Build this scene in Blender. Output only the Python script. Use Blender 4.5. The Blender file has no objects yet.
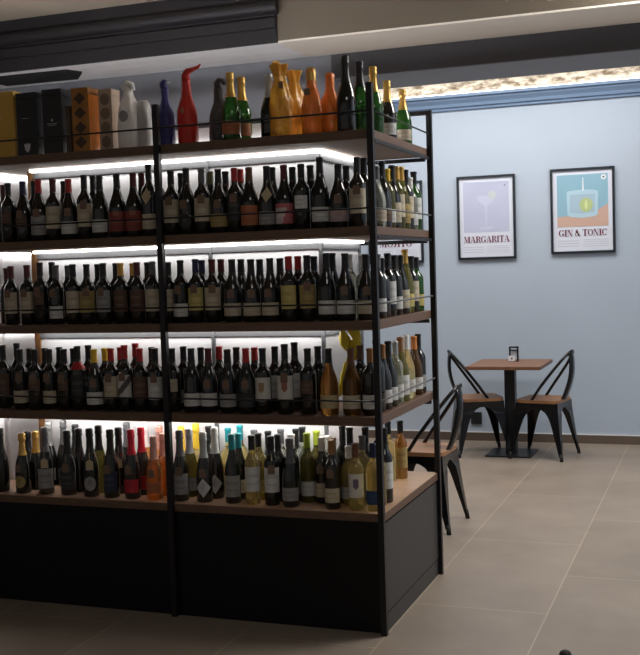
import bpy, bmesh, math, random
from mathutils import Vector, Matrix
random.seed(11)
C = bpy.context.scene.collection
PI = math.pi
# brightness of the lamps
LED = 4.6
COVE = 4.5
UPLED = 52
WORLD = .08
EXPOSURE = 1.1

# ------------------------------------------------------------------ materials
MATS = {}
def pm(name, col, rough=.5, metal=0., spec=.5, emit=None, es=0., trans=0., ior=1.45, coat=0., noise=None, bump=None, alpha=1.):
    if name in MATS: return MATS[name]
    m = bpy.data.materials.new(name); m.use_nodes = True
    nt = m.node_tree; b = nt.nodes['Principled BSDF']
    b.inputs['Base Color'].default_value = (*col, 1)
    b.inputs['Roughness'].default_value = rough
    b.inputs['Metallic'].default_value = metal
    b.inputs['Specular IOR Level'].default_value = spec
    b.inputs['IOR'].default_value = ior
    b.inputs['Transmission Weight'].default_value = trans
    b.inputs['Coat Weight'].default_value = coat
    if emit:
        b.inputs['Emission Color'].default_value = (*emit, 1); b.inputs['Emission Strength'].default_value = es
    if noise or bump:
        tc = nt.nodes.new('ShaderNodeTexCoord')
    if noise:   # (scale, amount, stretch)
        sc, am, st = noise
        mp = nt.nodes.new('ShaderNodeMapping'); mp.inputs['Scale'].default_value = st
        n = nt.nodes.new('ShaderNodeTexNoise'); n.inputs['Scale'].default_value = sc; n.inputs['Detail'].default_value = 6
        r = nt.nodes.new('ShaderNodeMapRange'); r.inputs['To Min'].default_value = 1-am; r.inputs['To Max'].default_value = 1+am
        r.inputs['From Min'].default_value = .25; r.inputs['From Max'].default_value = .75
        v = nt.nodes.new('ShaderNodeVectorMath'); v.operation = 'SCALE'; v.inputs[0].default_value = col
        nt.links.new(tc.outputs['Object'], mp.inputs['Vector']); nt.links.new(mp.outputs[0], n.inputs['Vector'])
        nt.links.new(n.outputs['Fac'], r.inputs['Value']); nt.links.new(r.outputs[0], v.inputs['Scale'])
        nt.links.new(v.outputs[0], b.inputs['Base Color'])
    if bump:    # (scale, strength)
        n2 = nt.nodes.new('ShaderNodeTexNoise'); n2.inputs['Scale'].default_value = bump[0]; n2.inputs['Detail'].default_value = 5
        bp = nt.nodes.new('ShaderNodeBump'); bp.inputs['Strength'].default_value = bump[1]; bp.inputs['Distance'].default_value = .01
        nt.links.new(tc.outputs['Object'], n2.inputs['Vector']); nt.links.new(n2.outputs['Fac'], bp.inputs['Height'])
        nt.links.new(bp.outputs[0], b.inputs['Normal'])
    MATS[name] = m
    return m

def srgb(r, g, b):
    f = lambda c: (c/255/12.92 if c/255 <= .04045 else ((c/255+.055)/1.055)**2.4)
    return (f(r), f(g), f(b))

M_black = pm('black_metal', (.012,.012,.015), .42, .3)
M_cab = pm('black_laminate', (.0045,.0045,.006), .45, spec=.25, noise=(3,.15,(1,1,1)))
M_cabside = pm('dark_grey_laminate', (.045,.043,.042), .5)
M_shelf = pm('brown_wood_shelf', srgb(100,76,62), .5, noise=(6,.25,(2,18,18)))
M_basetop = pm('tan_wood_top_as_lit', srgb(168,138,114), .45, noise=(6,.2,(2,14,14)))  # top face lightened, the LED light on it is put into the colour
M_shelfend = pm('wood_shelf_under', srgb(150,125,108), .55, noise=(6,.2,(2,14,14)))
M_panel = pm('white_backlit_panel', (.80,.81,.84), .5)
M_rail = pm('brushed_grey_rail', (.13,.135,.145), .45, .3)
M_postwood = pm('light_wood_post', srgb(140,98,60), .5, noise=(8,.2,(14,14,1)))
M_led = pm('led_diffuser', (.9,.9,.9), .5, emit=(1,.97,.93), es=LED)
M_led2 = pm('bright_led_diffuser', (.9,.9,.9), .5, emit=(1,.97,.93), es=LED*1.6)
M_wall = pm('blue_grey_paint', srgb(172,185,202), .7, noise=(2,.025,(1,1,1)))
M_crown = pm('blue_crown_paint', srgb(122,146,178), .5)
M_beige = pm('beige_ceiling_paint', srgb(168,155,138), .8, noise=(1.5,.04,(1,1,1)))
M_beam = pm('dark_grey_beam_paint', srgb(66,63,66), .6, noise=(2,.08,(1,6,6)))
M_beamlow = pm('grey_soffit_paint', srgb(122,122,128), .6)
M_clad = pm('charcoal_cladding', srgb(37,35,38), .5)
M_litwhite = pm('white_soffit_as_lit', srgb(242,242,245), .6, noise=(2,.08,(1,5,5)))  # underside colour raised to stand for light from below
M_litcream = pm('cream_soffit_as_lit', srgb(240,232,220), .6)
M_base = pm('brown_skirting_tile', srgb(96,84,76), .5)
M_cap_w = pm('white_skirting_bead', srgb(215,215,215), .5)
M_seat = pm('orange_brown_wood', srgb(150,108,76), .45, noise=(7,.22,(16,2,16)))
M_ttop = pm('table_wood', srgb(118,84,64), .5, noise=(7,.22,(2,16,16)))
M_chair = pm('black_powder_coat', (.010,.010,.012), .28, .5, coat=.3)
M_rubber = pm('black_rubber', (.01,.01,.01), .7)
M_dkplate = pm('dark_plate', (.022,.024,.028), .4, .3)

def stone_mat():
    m = bpy.data.materials.new('rough_stone'); m.use_nodes = True; nt = m.node_tree; b = nt.nodes['Principled BSDF']
    tc = nt.nodes.new('ShaderNodeTexCoord'); mp = nt.nodes.new('ShaderNodeMapping'); mp.inputs['Scale'].default_value = (1,1,2.2)
    n = nt.nodes.new('ShaderNodeTexNoise'); n.inputs['Scale'].default_value = 9; n.inputs['Detail'].default_value = 8; n.inputs['Roughness'].default_value = .7
    r = nt.nodes.new('ShaderNodeValToRGB')
    r.color_ramp.elements[0].position = .38; r.color_ramp.elements[0].color = (*srgb(120,105,88),1)
    r.color_ramp.elements[1].position = .56; r.color_ramp.elements[1].color = (*srgb(225,215,200),1)
    bp = nt.nodes.new('ShaderNodeBump'); bp.inputs['Strength'].default_value = .8; bp.inputs['Distance'].default_value = .02
    L = nt.links.new
    L(tc.outputs['Object'], mp.inputs[0]); L(mp.outputs[0], n.inputs['Vector']); L(n.outputs['Fac'], r.inputs[0]); L(r.outputs[0], b.inputs['Base Color'])
    L(n.outputs['Fac'], bp.inputs['Height']); L(bp.outputs[0], b.inputs['Normal']); b.inputs['Roughness'].default_value = .9
    return m
M_stone = stone_mat()

def floor_mat():
    m = bpy.data.materials.new('stoneware_floor_tiles'); m.use_nodes = True; nt = m.node_tree; b = nt.nodes['Principled BSDF']; L = nt.links.new
    tc = nt.nodes.new('ShaderNodeTexCoord'); sep = nt.nodes.new('ShaderNodeSeparateXYZ'); com = nt.nodes.new('ShaderNodeCombineXYZ')
    ax = nt.nodes.new('ShaderNodeMath'); ax.operation='ADD'; ax.inputs[1].default_value = .60      # rows of tiles run along y
    ay = nt.nodes.new('ShaderNodeMath'); ay.operation='ADD'; ay.inputs[1].default_value = .78
    L(tc.outputs['Object'], sep.inputs[0]); L(sep.outputs['Y'], ay.inputs[0]); L(sep.outputs['X'], ax.inputs[0])
    L(ay.outputs[0], com.inputs['X']); L(ax.outputs[0], com.inputs['Y'])
    br = nt.nodes.new('ShaderNodeTexBrick'); L(com.outputs[0], br.inputs['Vector'])
    br.offset = .5; br.inputs['Scale'].default_value = 1; br.inputs['Brick Width'].default_value = 1.22; br.inputs['Row Height'].default_value = .61
    br.inputs['Mortar Size'].default_value = .0035; br.inputs['Mortar Smooth'].default_value = .3
    br.inputs['Color1'].default_value = (*srgb(143,130,118),1); br.inputs['Color2'].default_value = (*srgb(132,120,108),1); br.inputs['Mortar'].default_value = (*srgb(172,156,138),1)
    n = nt.nodes.new('ShaderNodeTexNoise'); n.inputs['Scale'].default_value = 2.4; n.inputs['Detail'].default_value = 7; n.inputs['Roughness'].default_value = .6
    L(tc.outputs['Object'], n.inputs['Vector'])
    r = nt.nodes.new('ShaderNodeMapRange'); r.inputs['From Min'].default_value = .3; r.inputs['From Max'].default_value = .7; r.inputs['To Min'].default_value = .86; r.inputs['To Max'].default_value = 1.12
    L(n.outputs['Fac'], r.inputs['Value'])
    v = nt.nodes.new('ShaderNodeVectorMath'); v.operation='SCALE'; L(br.outputs['Color'], v.inputs[0]); L(r.outputs[0], v.inputs['Scale']); L(v.outputs[0], b.inputs['Base Color'])
    b.inputs['Roughness'].default_value = .42; b.inputs['Specular IOR Level'].default_value = .4
    return m
M_floor = floor_mat()

GLASS = {
 'k': pm('dark_bottle_glass', (.010,.010,.009), .06, spec=.7, coat=.3),
 'g': pm('green_bottle_glass', (.035,.14,.02), .06, trans=.6),
 'a': pm('amber_bottle_glass', (.52,.24,.05), .06, trans=.8),
 'y': pm('pale_yellow_bottle_glass', (.96,.80,.36), .04, trans=.85),
 'o': pm('orange_bottle_glass', (.90,.42,.12), .05, trans=.8),
 'd': pm('deep_amber_bottle_glass', (.16,.07,.012), .06, trans=.6),
 'v': pm('olive_bottle_glass', (.22,.20,.04), .06, trans=.7),
 'w': pm('clear_bottle_glass', (.80,.84,.74), .05, trans=.85),
}
GNAME = {'k':'dark','g':'green','a':'amber','y':'pale yellow','o':'orange','w':'clear glass','d':'deep amber','v':'olive'}
CAPS = {
 'black':((.012,.012,.014),.35,0,'black'), 'navy':((.015,.02,.07),.35,0,'navy'), 'darkred':((.10,.012,.016),.35,0,'dark red'),
 'red':((.42,.02,.022),.35,0,'red'), 'redfoil':((.62,.02,.05),.35,.2,'bright red foil'), 'gold':((.62,.38,.10),.35,.6,'gold'), 'yellow':((.75,.50,.04),.4,0,'yellow'),
 'grey':((.13,.13,.14),.4,.3,'grey'), 'silver':((.45,.46,.46),.35,.6,'silver'), 'white':((.72,.72,.70),.4,0,'white'), 'orange':((.55,.20,.05),.4,0,'orange'),
 'copper':((.30,.15,.06),.35,.3,'copper'), 'brown':((.14,.06,.03),.4,0,'brown'), 'teal':((.02,.26,.30),.35,.1,'teal'), 'pink':((.66,.36,.30),.35,.3,'pink'), 'lime':((.36,.46,.04),.4,0,'lime green'), 'olive':((.20,.20,.10),.4,0,'olive'),
}
for k, (c, r, mt, _) in CAPS.items(): pm('capsule_'+k, c, r, mt)
LABS = {   # base colour, print colour, wording
 'cream':((.50,.44,.33),(.25,.18,.12),'cream'), 'white':((.60,.60,.58),(.25,.25,.27),'white'), 'brown':((.10,.055,.04),(.25,.17,.10),'brown'),
 'grey':((.28,.28,.28),(.08,.08,.10),'grey'), 'rust':((.22,.045,.035),(.42,.22,.14),'rust red'), 'gold':((.36,.27,.10),(.12,.08,.04),'golden'),
 'orange':((.40,.14,.06),(.25,.05,.03),'orange'), 'redwhite':((.58,.50,.50),(.50,.10,.12),'red and white'), 'pink':((.48,.36,.36),(.2,.12,.12),'pinkish'),
 'black':((.03,.03,.035),(.15,.14,.12),'black'), 'yellow':((.52,.44,.16),(.30,.20,.06),'yellow'), 'whitediag':((.60,.57,.55),(.04,.03,.03),'white diagonally striped'),
 'whitegold':((.60,.58,.54),(.30,.20,.08),'gold-crested white label'), 'whitered':((.60,.58,.54),(.25,.07,.03),'red-squared white label'),
 'beige':((.46,.38,.22),(.25,.18,.08),'beige'), 'grape':((.62,.60,.56),(.10,.05,.12),'white grape-print label'), 'bluesq':((.02,.05,.12),(.04,.10,.20),'square blue'),
 'navy':((.02,.03,.06),(.10,.12,.18),'navy'), 'red':((.45,.02,.04),(.2,.01,.02),'red'), 'silver':((.50,.50,.52),(.2,.2,.22),'silver diamond'),
}
for k, (c, p, _) in LABS.items():
    f = .9 if k in ('whitediag','redwhite','whitegold','whitered','grape') else .38
    pm('label_'+k, c, .6, noise=(30,.12,(1,1,1))); pm('print_'+k, tuple(a*(1-f)+b*f for a, b in zip(c, p)), .6)
M_tag = pm('brown_card_tag', (.17,.11,.075), .7); M_tagc = pm('cream_card_tag', (.50,.42,.26), .7)

# ------------------------------------------------------------------ mesh helpers
def add_box(bm, x0, x1, y0, y1, z0, z1, mi=0):
    vs = [bm.verts.new((x,y,z)) for x in (x0,x1) for y in (y0,y1) for z in (z0,z1)]
    for f in ((0,1,3,2),(4,6,7,5),(0,4,5,1),(2,3,7,6),(0,2,6,4),(1,5,7,3)):
        fc = bm.faces.new([vs[i] for i in f]); fc.material_index = mi
def add_prism(bm, pts, axis, a, b, mi=0):
    """extrude a 2-D outline along an axis (0 x, 1 y, 2 z)"""
    def P(p, t):
        return {0:(t,p[0],p[1]), 1:(p[0],t,p[1]), 2:(p[0],p[1],t)}[axis]
    A = [bm.verts.new(P(p,a)) for p in pts]; B = [bm.verts.new(P(p,b)) for p in pts]
    n = len(pts)
    fs = [bm.faces.new(A), bm.faces.new(B[::-1])] + [bm.faces.new((A[i],B[i],B[(i+1)%n],A[(i+1)%n])) for i in range(n)]
    for f in fs: f.material_index = mi
def add_lathe(bm, prof, seg=20, cx=0, cy=0, cz=0, mi=0):
    rings = []
    for r, z in prof:
        if r < 1e-5: rings.append([bm.verts.new((cx,cy,cz+z))])
        else: rings.append([bm.verts.new((cx+r*math.cos(2*PI*i/seg), cy+r*math.sin(2*PI*i/seg), cz+z)) for i in range(seg)])
    for a, b in zip(rings, rings[1:]):
        for i in range(seg):
            j = (i+1)%seg
            q = [a[0]] if len(a)==1 else [a[i],a[j]]
            w = [b[0]] if len(b)==1 else [b[j],b[i]]
            if len(q)+len(w) >= 3:
                f = bm.faces.new(q+w); f.smooth = True; f.material_index = mi
def add_tube(bm, pts, r, seg=8, mi=0):
    pts = [Vector(p) for p in pts]; rings = []
    up = None
    for i, p in enumerate(pts):
        t = (pts[min(i+1,len(pts)-1)] - pts[max(i-1,0)]).normalized()
        if up is None:
            up = t.orthogonal().normalized()
        up = (up - t*up.dot(t)).normalized(); s = t.cross(up)
        rr = r[i] if isinstance(r, (list,tuple)) else r
        rings.append([bm.verts.new(p + (up*math.cos(2*PI*k/seg) + s*math.sin(2*PI*k/seg))*rr) for k in range(seg)])
    for a, b in zip(rings, rings[1:]):
        for k in range(seg):
            f = bm.faces.new((a[k],a[(k+1)%seg],b[(k+1)%seg],b[k])); f.smooth = True; f.material_index = mi
    bm.faces.new(rings[0][::-1]).material_index = mi; bm.faces.new(rings[-1]).material_index = mi
def mesh(name, bm, mats, bevel=0):
    bmesh.ops.recalc_face_normals(bm, faces=bm.faces)
    if bevel:
        bmesh.ops.bevel(bm, geom=list(bm.edges), offset=bevel, segments=2, affect='EDGES', profile=.5)
    me = bpy.data.meshes.new(name); bm.to_mesh(me); bm.free()
    for m in (mats if isinstance(mats,(list,tuple)) else [mats]): me.materials.append(m)
    return me
def obj(name, me, parent=None, loc=(0,0,0), rot=0, label=None):
    o = bpy.data.objects.new(name, me); C.objects.link(o); o.location = loc; o.rotation_euler[2] = rot
    if parent: o.parent = parent
    if label: o['label'] = label
    return o
def part(name, parent, mats, fn, bevel=0, loc=(0,0,0), label=None):
    bm = bmesh.new(); fn(bm); return obj(name, mesh(name, bm, mats, bevel), parent, loc, label=label)
def boxpart(name, parent, mats, b, bevel=0, label=None):
    return part(name, parent, mats, lambda bm: add_box(bm, *b), bevel, label=label)
def tag(o, label, cat, group=None):
    o['label'] = label; o['category'] = cat
    if group: o['group'] = group
    return o
def empty(name, loc, label, cat, group=None, rot=0):
    o = bpy.data.objects.new(name, None); C.objects.link(o); o.location = loc; o.rotation_euler[2] = rot; o.empty_display_size = .05
    return tag(o, label, cat, group)
def struct(name, mats, fn, bevel=0):
    o = part(name, None, mats, fn, bevel); o['kind'] = 'structure'; return o

# ------------------------------------------------------------------ the room
W = 5.02
XL, XR, YN, ZC = -6.5, 2.9, -4.9, 3.35
struct('floor', M_floor, lambda bm: add_box(bm, XL, XR, YN, W+.1, -.1, 0))
struct('wall_back', M_wall, lambda bm: add_box(bm, XL, XR, W, W+.1, 0, 3.0))
struct('wall_stone', M_stone, lambda bm: add_box(bm, XL, XR, W+.02, W+.1, 3.0, ZC))
struct('wall_left', M_wall, lambda bm: add_box(bm, XL-.1, XL, YN, W+.1, 0, ZC))
struct('wall_right', M_wall, lambda bm: add_box(bm, XR, XR+.1, YN, W+.1, 0, ZC))
struct('ceiling', M_beige, lambda bm: add_box(bm, XL, XR, YN, W+.1, ZC, ZC+.1))
struct('baseboard_back', [M_base, M_cap_w], lambda bm: (add_box(bm, XL, XR, W-.012, W, 0, .072), add_box(bm, XL, XR, W-.012, W, .072, .079, 1)))
def crown(bm):
    pts = [(W, 2.895), (W-.025, 2.895), (W-.03, 2.915), (W-.05, 2.92), (W-.06, 2.945), (W-.09, 2.975), (W-.095, 2.99), (W-.12, 2.995), (W-.12, 3.02), (W, 3.02)]
    add_prism(bm, pts, 0, XL, XR)
struct('trim_1', M_crown, crown)
o = struct('trim_2', M_led, lambda bm: add_box(bm, XL+.2, XR-.05, W-.07, W-.045, 3.021, 3.034))    # lit strip lying on the crown moulding
o.data.materials[0] = pm('cove_led', (.9,.9,.9), .5, emit=(1,.93,.82), es=COVE)
YB, YA, XS = 2.65, 2.12, -1.262
# beige bulkhead with light from below put into its pale underside and darkened face, dark cladding in front of it towards the back bays
struct('trim_3', [pm('beige_bulkhead_shaded', srgb(112,102,88), .8, noise=(1.5,.05,(1,1,1))), M_litcream, M_litwhite], lambda bm: (add_box(bm, XL, XR, YA, YB, 3.012, ZC), add_box(bm, XS, XR, YA, YB, 3.0, 3.012, 1), add_box(bm, XL, XS, YA, YB, 3.0, 3.012, 2)))
def clad(bm):
    add_box(bm, XL, XS, YA-.03, YA, 3.0, ZC)
    add_prism(bm, [(YA-.03+.0*k-.055*math.sin(PI*k/10), 3.175+.045*(1-math.cos(PI*k/10))/1) for k in range(11)], 0, XL, XS+.025)
    add_prism(bm, [(YA-.03,3.085),(YA-.045,3.09),(YA-.045,3.15),(YA-.03,3.165)], 0, XL, XS)
struct('trim_4', M_clad, clad)
# dark beam behind, with a lower soffit towards the back bays
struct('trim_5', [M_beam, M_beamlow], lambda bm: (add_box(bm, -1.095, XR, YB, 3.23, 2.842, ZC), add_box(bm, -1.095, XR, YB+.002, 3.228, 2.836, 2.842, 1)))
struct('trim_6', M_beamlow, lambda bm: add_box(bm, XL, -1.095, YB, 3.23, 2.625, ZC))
struct('trim_7', pm('black_underside_patch', (.006,.006,.007), .6), lambda bm: [add_prism(bm, [(-3.6,2.2),(-2.9,2.22),(-2.85,2.34),(-3.0,2.52),(-3.6,2.5)], 2, 2.985, 3.0)])  # plain black slab on the bulkhead underside

# ------------------------------------------------------------------ the shelving island
Z1, Z2, Z3, Z4, Z5, D = 2.138, 1.7347, 1.3373, .929, .519, .935
ZT = 2.325; LX = -3.05; TB = .036; XE = -.34; YC = .305; YCB = .85
isl = empty('display_shelving', (0,0,0), 'large black and wood wine display shelving with lit white back panels', 'shelving')
boxpart('base_cabinet', isl, [M_cab], (LX, 0, .004, D, 0, Z5-TB), .002)
boxpart('side_panel', isl, [M_cabside], (-.0, .006, .03, D-.004, .085, Z5-TB-.012), label='dark grey end panel of the base')
boxpart('kick_board', isl, [M_cabside], (0, .004, .03, D-.004, .0, .078))
for x in (-.9945, -1.99):
    boxpart('door_seam', isl, [M_black], (x-.002, x+.002, -.001, .002, .02, Z5-TB-.01))
bt = boxpart('base_top', isl, [M_shelf], (LX, .012, -.006, D+.004, Z5-TB, Z5-.002), .001, label='brown wooden top of the base')
boxpart('top_surface', bt, [M_basetop], (LX, .010, -.004, D+.002, Z5-.002, Z5))
for z, dy in ((Z1, 0), (Z2, 0), (Z3, 0), (Z4, .035)):
    s = boxpart('shelf_board', isl, [M_shelf], (LX, .0, 0, D+dy, z-TB, z), .002)
    boxpart('under_panel', s, [M_shelfend], (LX, -.004, .006, D-.004, z-TB-.004, z-TB))
    if z > Z3: boxpart('shelf_bracket', isl, [M_black], (-.004, .014, .02, D-.01, z-TB-.018, z-TB-.004))
    bz = z-TB-.022
    boxpart('cross_bar', isl, [M_black], (LX, -.01, D-.02, D-.005, z-TB-.026, z-TB-.008))
def post(x, y, top):
    boxpart('upright_post', isl, [M_black], (x-.013, x+.013, y-.013, y+.013, 0, top))
post(.004, -.013, ZT); post(.012, D-.002, ZT)
for x in (-.9945, -1.99, -2.985): post(x, -.013, ZT-.01)
for x in (-.9945, -1.99): post(x, D+.006, ZT-.01)
boxpart('cross_bar', isl, [M_black], (-2.9, .012, D-.012, D+.008, ZT-.02, ZT))
for z, dz in ((Z1,.073),(Z2,.075),(Z3,.072),(Z4,.070)):
    part('guard_rail', isl, [M_black], lambda bm: (add_tube(bm, [(LX,-.014,z+dz),(.0,-.014,z+dz)], .0042, 6)))
    part('guard_rail', isl, [M_rail if z < Z1 else M_black], lambda bm: (add_tube(bm, [(.012,-.014,z+dz),(.012,D,z+dz)], .0042, 6)))
# lit core: white panels with grey rails and posts, one storey between each pair of boards
def core(z0, z1, top=False):
    p = boxpart('back_panel', isl, [M_panel], (-1.88, XE-.004, YC+.006, YC+.024, z0, z1))
    boxpart('end_panel', isl, [M_panel], (XE-.022, XE-.004, YC+.024, YCB, z0, z1))
    boxpart('niche_panel', isl, [M_panel], (-2.10, -1.90, .68, .70, z0, z1))
    boxpart('partition_panel', isl, [M_panel], (-2.12, -2.10, YC+.02, .70, z0, z1))
    boxpart('back_panel', isl, [M_panel], (LX, -2.12, YC, YC+.02, z0, z1))
    for x in (-.905, XE-.008):
        boxpart('panel_post', isl, [M_rail], (x-.008, x+.008, YC-.008, YC+.008, z0, z1))
    boxpart('panel_post', isl, [M_rail], (XE-.008, XE+.006, YCB-.016, YCB, z0, z1))
    boxpart('panel_post', isl, [M_postwood], (-1.905, -1.875, YC-.006, YC+.03, z0, z1), label='light wooden post')
    zr = z1-.012
    boxpart('panel_rail', isl, [M_rail], (-1.875, XE, YC-.004, YC+.006, zr-.028, zr))
    boxpart('panel_rail', isl, [M_rail], (XE-.004, XE+.004, YC, YCB, zr-.028, zr))
for a, b in ((Z5,Z4),(Z4,Z3),(Z3,Z2),(Z2,Z1)):
    core(a, b-TB-.005)
    t = b-TB-.005
    sh_, ml = (.075, M_led2) if b == Z4 else (0, M_led)
    st = boxpart('led_strip', isl, [ml], (-1.86, XE+.03, YC-.052-sh_, YC-.024-sh_, t-.012, t), label='glowing white light strip')
    boxpart('led_strip', isl, [ml], (XE+.006, XE+.03, YC-.024, YCB-.02, t-.012, t), label='glowing white light strip')
    boxpart('led_strip', isl, [M_led], (-2.098, -2.08, YC, .67, t-.012, t), label='glowing white light strip')
    boxpart('led_strip', isl, [ml], (LX+.05, -2.12, YC-.052, YC-.028, t-.012, t), label='glowing white light strip')
boxpart('back_panel', isl, [M_panel], (LX, XE-.004, YC+.03, YC+.05, Z1, 2.245), label='low lit upstand behind the top shelf')
boxpart('panel_rail', isl, [M_rail], (LX, XE, YC+.026, YC+.054, 2.245, 2.268))
boxpart('led_strip', isl, [pm('upward_led', (.9,.9,.9), .5, emit=(.93,.96,1.0), es=UPLED)], (LX+.05, XE-.02, YC+.12, YC+.15, 2.15, 2.162), label='upward light strip')
boxpart('led_strip', isl, [M_led], (LX+.05, XE-.02, YC+.006, YC+.022, 2.142, 2.15), label='glowing white light strip')
# loose things hanging in the fourth shelf
def ribbon(bm):
    def strip(pts, w, t):
        n = len(pts); rows = []
        for i, (x, y, z) in enumerate(pts):
            ww = w[i]; rows.append([bm.verts.new((x-ww, y, z)), bm.verts.new((x-ww*.35, y-t, z)), bm.verts.new((x+ww*.35, y-t*.4, z)), bm.verts.new((x+ww, y, z)), bm.verts.new((x+ww*.3, y+t, z)), bm.verts.new((x-ww*.3, y+t, z))])
        for a, b in zip(rows, rows[1:]):
            for k in range(6):
                f = bm.faces.new((a[k],a[(k+1)%6],b[(k+1)%6],b[k])); f.smooth = True
        bm.faces.new(rows[0][::-1]); bm.faces.new(rows[-1])
    strip([(-.235,.245,1.282),(-.228,.25,1.25),(-.222,.245,1.215),(-.216,.25,1.19)], [.010,.028,.024,.008], .010)
    strip([(-.205,.25,1.290),(-.185,.25,1.283),(-.172,.25,1.25),(-.170,.25,1.20),(-.176,.25,1.15)], [.035,.03,.022,.018,.008], .012)
    strip([(-.205,.25,1.24),(-.195,.25,1.17),(-.193,.25,1.10)], [.016,.008,.006], .006)
    strip([(-.225,.247,1.14),(-.236,.25,1.09),(-.252,.25,1.02),(-.262,.25,.985)], [.006,.013,.015,.008], .007)
    add_tube(bm, [(-.216,.25,1.195),(-.214,.255,1.17),(-.225,.252,1.13)], .005, 6)
o = part('hanging_ribbon', None, pm('glossy_yellow_ribbon', (.98,.80,.05), .35), ribbon)
tag(o, 'yellow ribbon hanging behind bottles near the corner post of the fourth shelf', 'ribbon')

# ------------------------------------------------------------------ bottles
def bprof(ty, R):
    if ty == 'B': return [(0,0),(R*.9,.0),(R,.005),(R,.175),(R*.97,.187),(R*.82,.200),(R*.58,.212),(R*.43,.224),(.0145,.238),(.0138,.285),(.0155,.287),(.0155,.294),(.013,.296),(0,.296)]
    if ty == 'G': return [(0,0),(R*.9,.0),(R,.006),(R,.125),(R*.96,.145),(R*.84,.168),(R*.66,.190),(R*.50,.210),(R*.40,.230),(.0148,.245),(.0140,.287),(.0158,.289),(.0158,.296),(0,.297)]
    return [(0,0),(R*.9,.0),(R,.007),(R,.120),(R*.96,.142),(R*.84,.166),(R*.68,.187),(R*.53,.207),(R*.43,.226),(.0160,.245),(.0148,.275),(.0172,.278),(.0172,.288),(.015,.290),(0,.290)]
RAD = {'B':.0365,'G':.0405,'C':.042}; RAD5 = {'B':.034,'G':.036,'C':.038}
cache = {}
def body_me(ty, gl, R):
    k = ('body',ty,gl,R)
    if k not in cache:
        bm = bmesh.new(); add_lathe(bm, bprof(ty,R), 22); cache[k] = mesh('bottle_body', bm, GLASS[gl])
    return cache[k]
def cap_me(ty, cap, R):
    k = ('cap',ty,cap,R)
    if k not in cache:
        bm = bmesh.new(); P = bprof(ty,R); e = .0008
        z0 = {'B':.236,'G':.232,'C':.200}[ty]
        def rad_at(z):
            for (r0,a),(r1,b) in zip(P, P[1:]):
                if a <= z <= b and b > a: return r0+(r1-r0)*(z-a)/(b-a)
            return P[-2][0]
        if ty == 'C':
            zs = [z0,.212,.226,.245,.262,.274]
            prof = [(rad_at(z)+e, z) for z in zs] + [(.0182,.278),(.0182,.288),(.0165,.292),(.0178,.300),(.0176,.310),(.014,.3145),(0,.3155)]
        else:
            prof = [(rad_at(z)+e, z) for z in (z0,.24,.25,.262,.274,.284)] + [(.0164,.2875),(.0164,.296),(.0145,.2985),(0,.299)]
        add_lathe(bm, prof, 16)
        cache[k] = mesh('capsule', bm, MATS['capsule_'+cap])
    return cache[k]
def patch(bm, R, z0, z1, a, nx=8, nz=6, fn=lambda u,v: 0, shape=None):
    """label glued round the front of a bottle, centred on -y; fn picks the print faces"""
    g = [[None]*(nx+1) for _ in range(nz+1)]
    for j in range(nz+1):
        for i in range(nx+1):
            u = -1+2*i/nx; v = j/nz
            w = shape(v) if shape else 1
            t = -PI/2 + u*a*w; g[j][i] = bm.verts.new((R*math.cos(t), R*math.sin(t), z0+(z1-z0)*v))
    for j in range(nz):
        for i in range(nx):
            q = [g[j][i],g[j][i+1],g[j+1][i+1],g[j+1][i]]
            f = bm.faces.new(q); f.smooth = True
            f.material_index = fn(-1+2*(i+.5)/nx, (j+.5)/nz)
def label_me(ty, lab, R):
    k = ('lab',ty,lab,R)
    if k not in cache:
        col, st = lab.split(':'); bm = bmesh.new(); r = R+.0007
        hi = .165 if ty == 'B' else .122
        lines = lambda u,v: 1 if (abs(u) < .6 and (.60 < v < .68 or .30 < v < .36)) else 0
        emb = lambda u,v: 1 if (u*u/.10 + (v-.6)**2/.05 < 1 or (abs(u)<.5 and .18<v<.24)) else 0
        fn = lines
        if col in ('whitegold','grape','whitered','red','pink'): fn = emb
        if col == 'whitediag': fn = lambda u,v: 1 if abs(v-.45-.45*u) < .17 else 0
        if col == 'redwhite': fn = lambda u,v: 1 if (u > -.1+.5*v or v > .78) else 0
        if col == 'rust': fn = lambda u,v: 1 if (.42<v<.50 or (abs(u)<.3 and v>.75)) else 0
        n = (14,14)
        if st == 'L': patch(bm, r, .058 if ty=='B' else .030, hi, 1.25, *n, fn)
        elif st == 'l': patch(bm, r, .030, .092 if ty=='B' else .090, 1.25, *n, fn)
        elif st == 's': patch(bm, r, .095 if ty=='B' else .07, .155 if ty=='B' else .118, .85, *n, fn)
        elif st == 'o': patch(bm, r, .030, .095, .80, *n, emb, shape=lambda v: max(.12, math.sqrt(max(0,1-(2*v-1)**2))))
        elif st == 'd': patch(bm, r, .025, .110, .95, *n, emb, shape=lambda v: max(.04, 1-abs(2*v-1)))
        cache[k] = mesh('label', bm, [MATS['label_'+col], MATS['print_'+col]])
    return cache[k]
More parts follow.
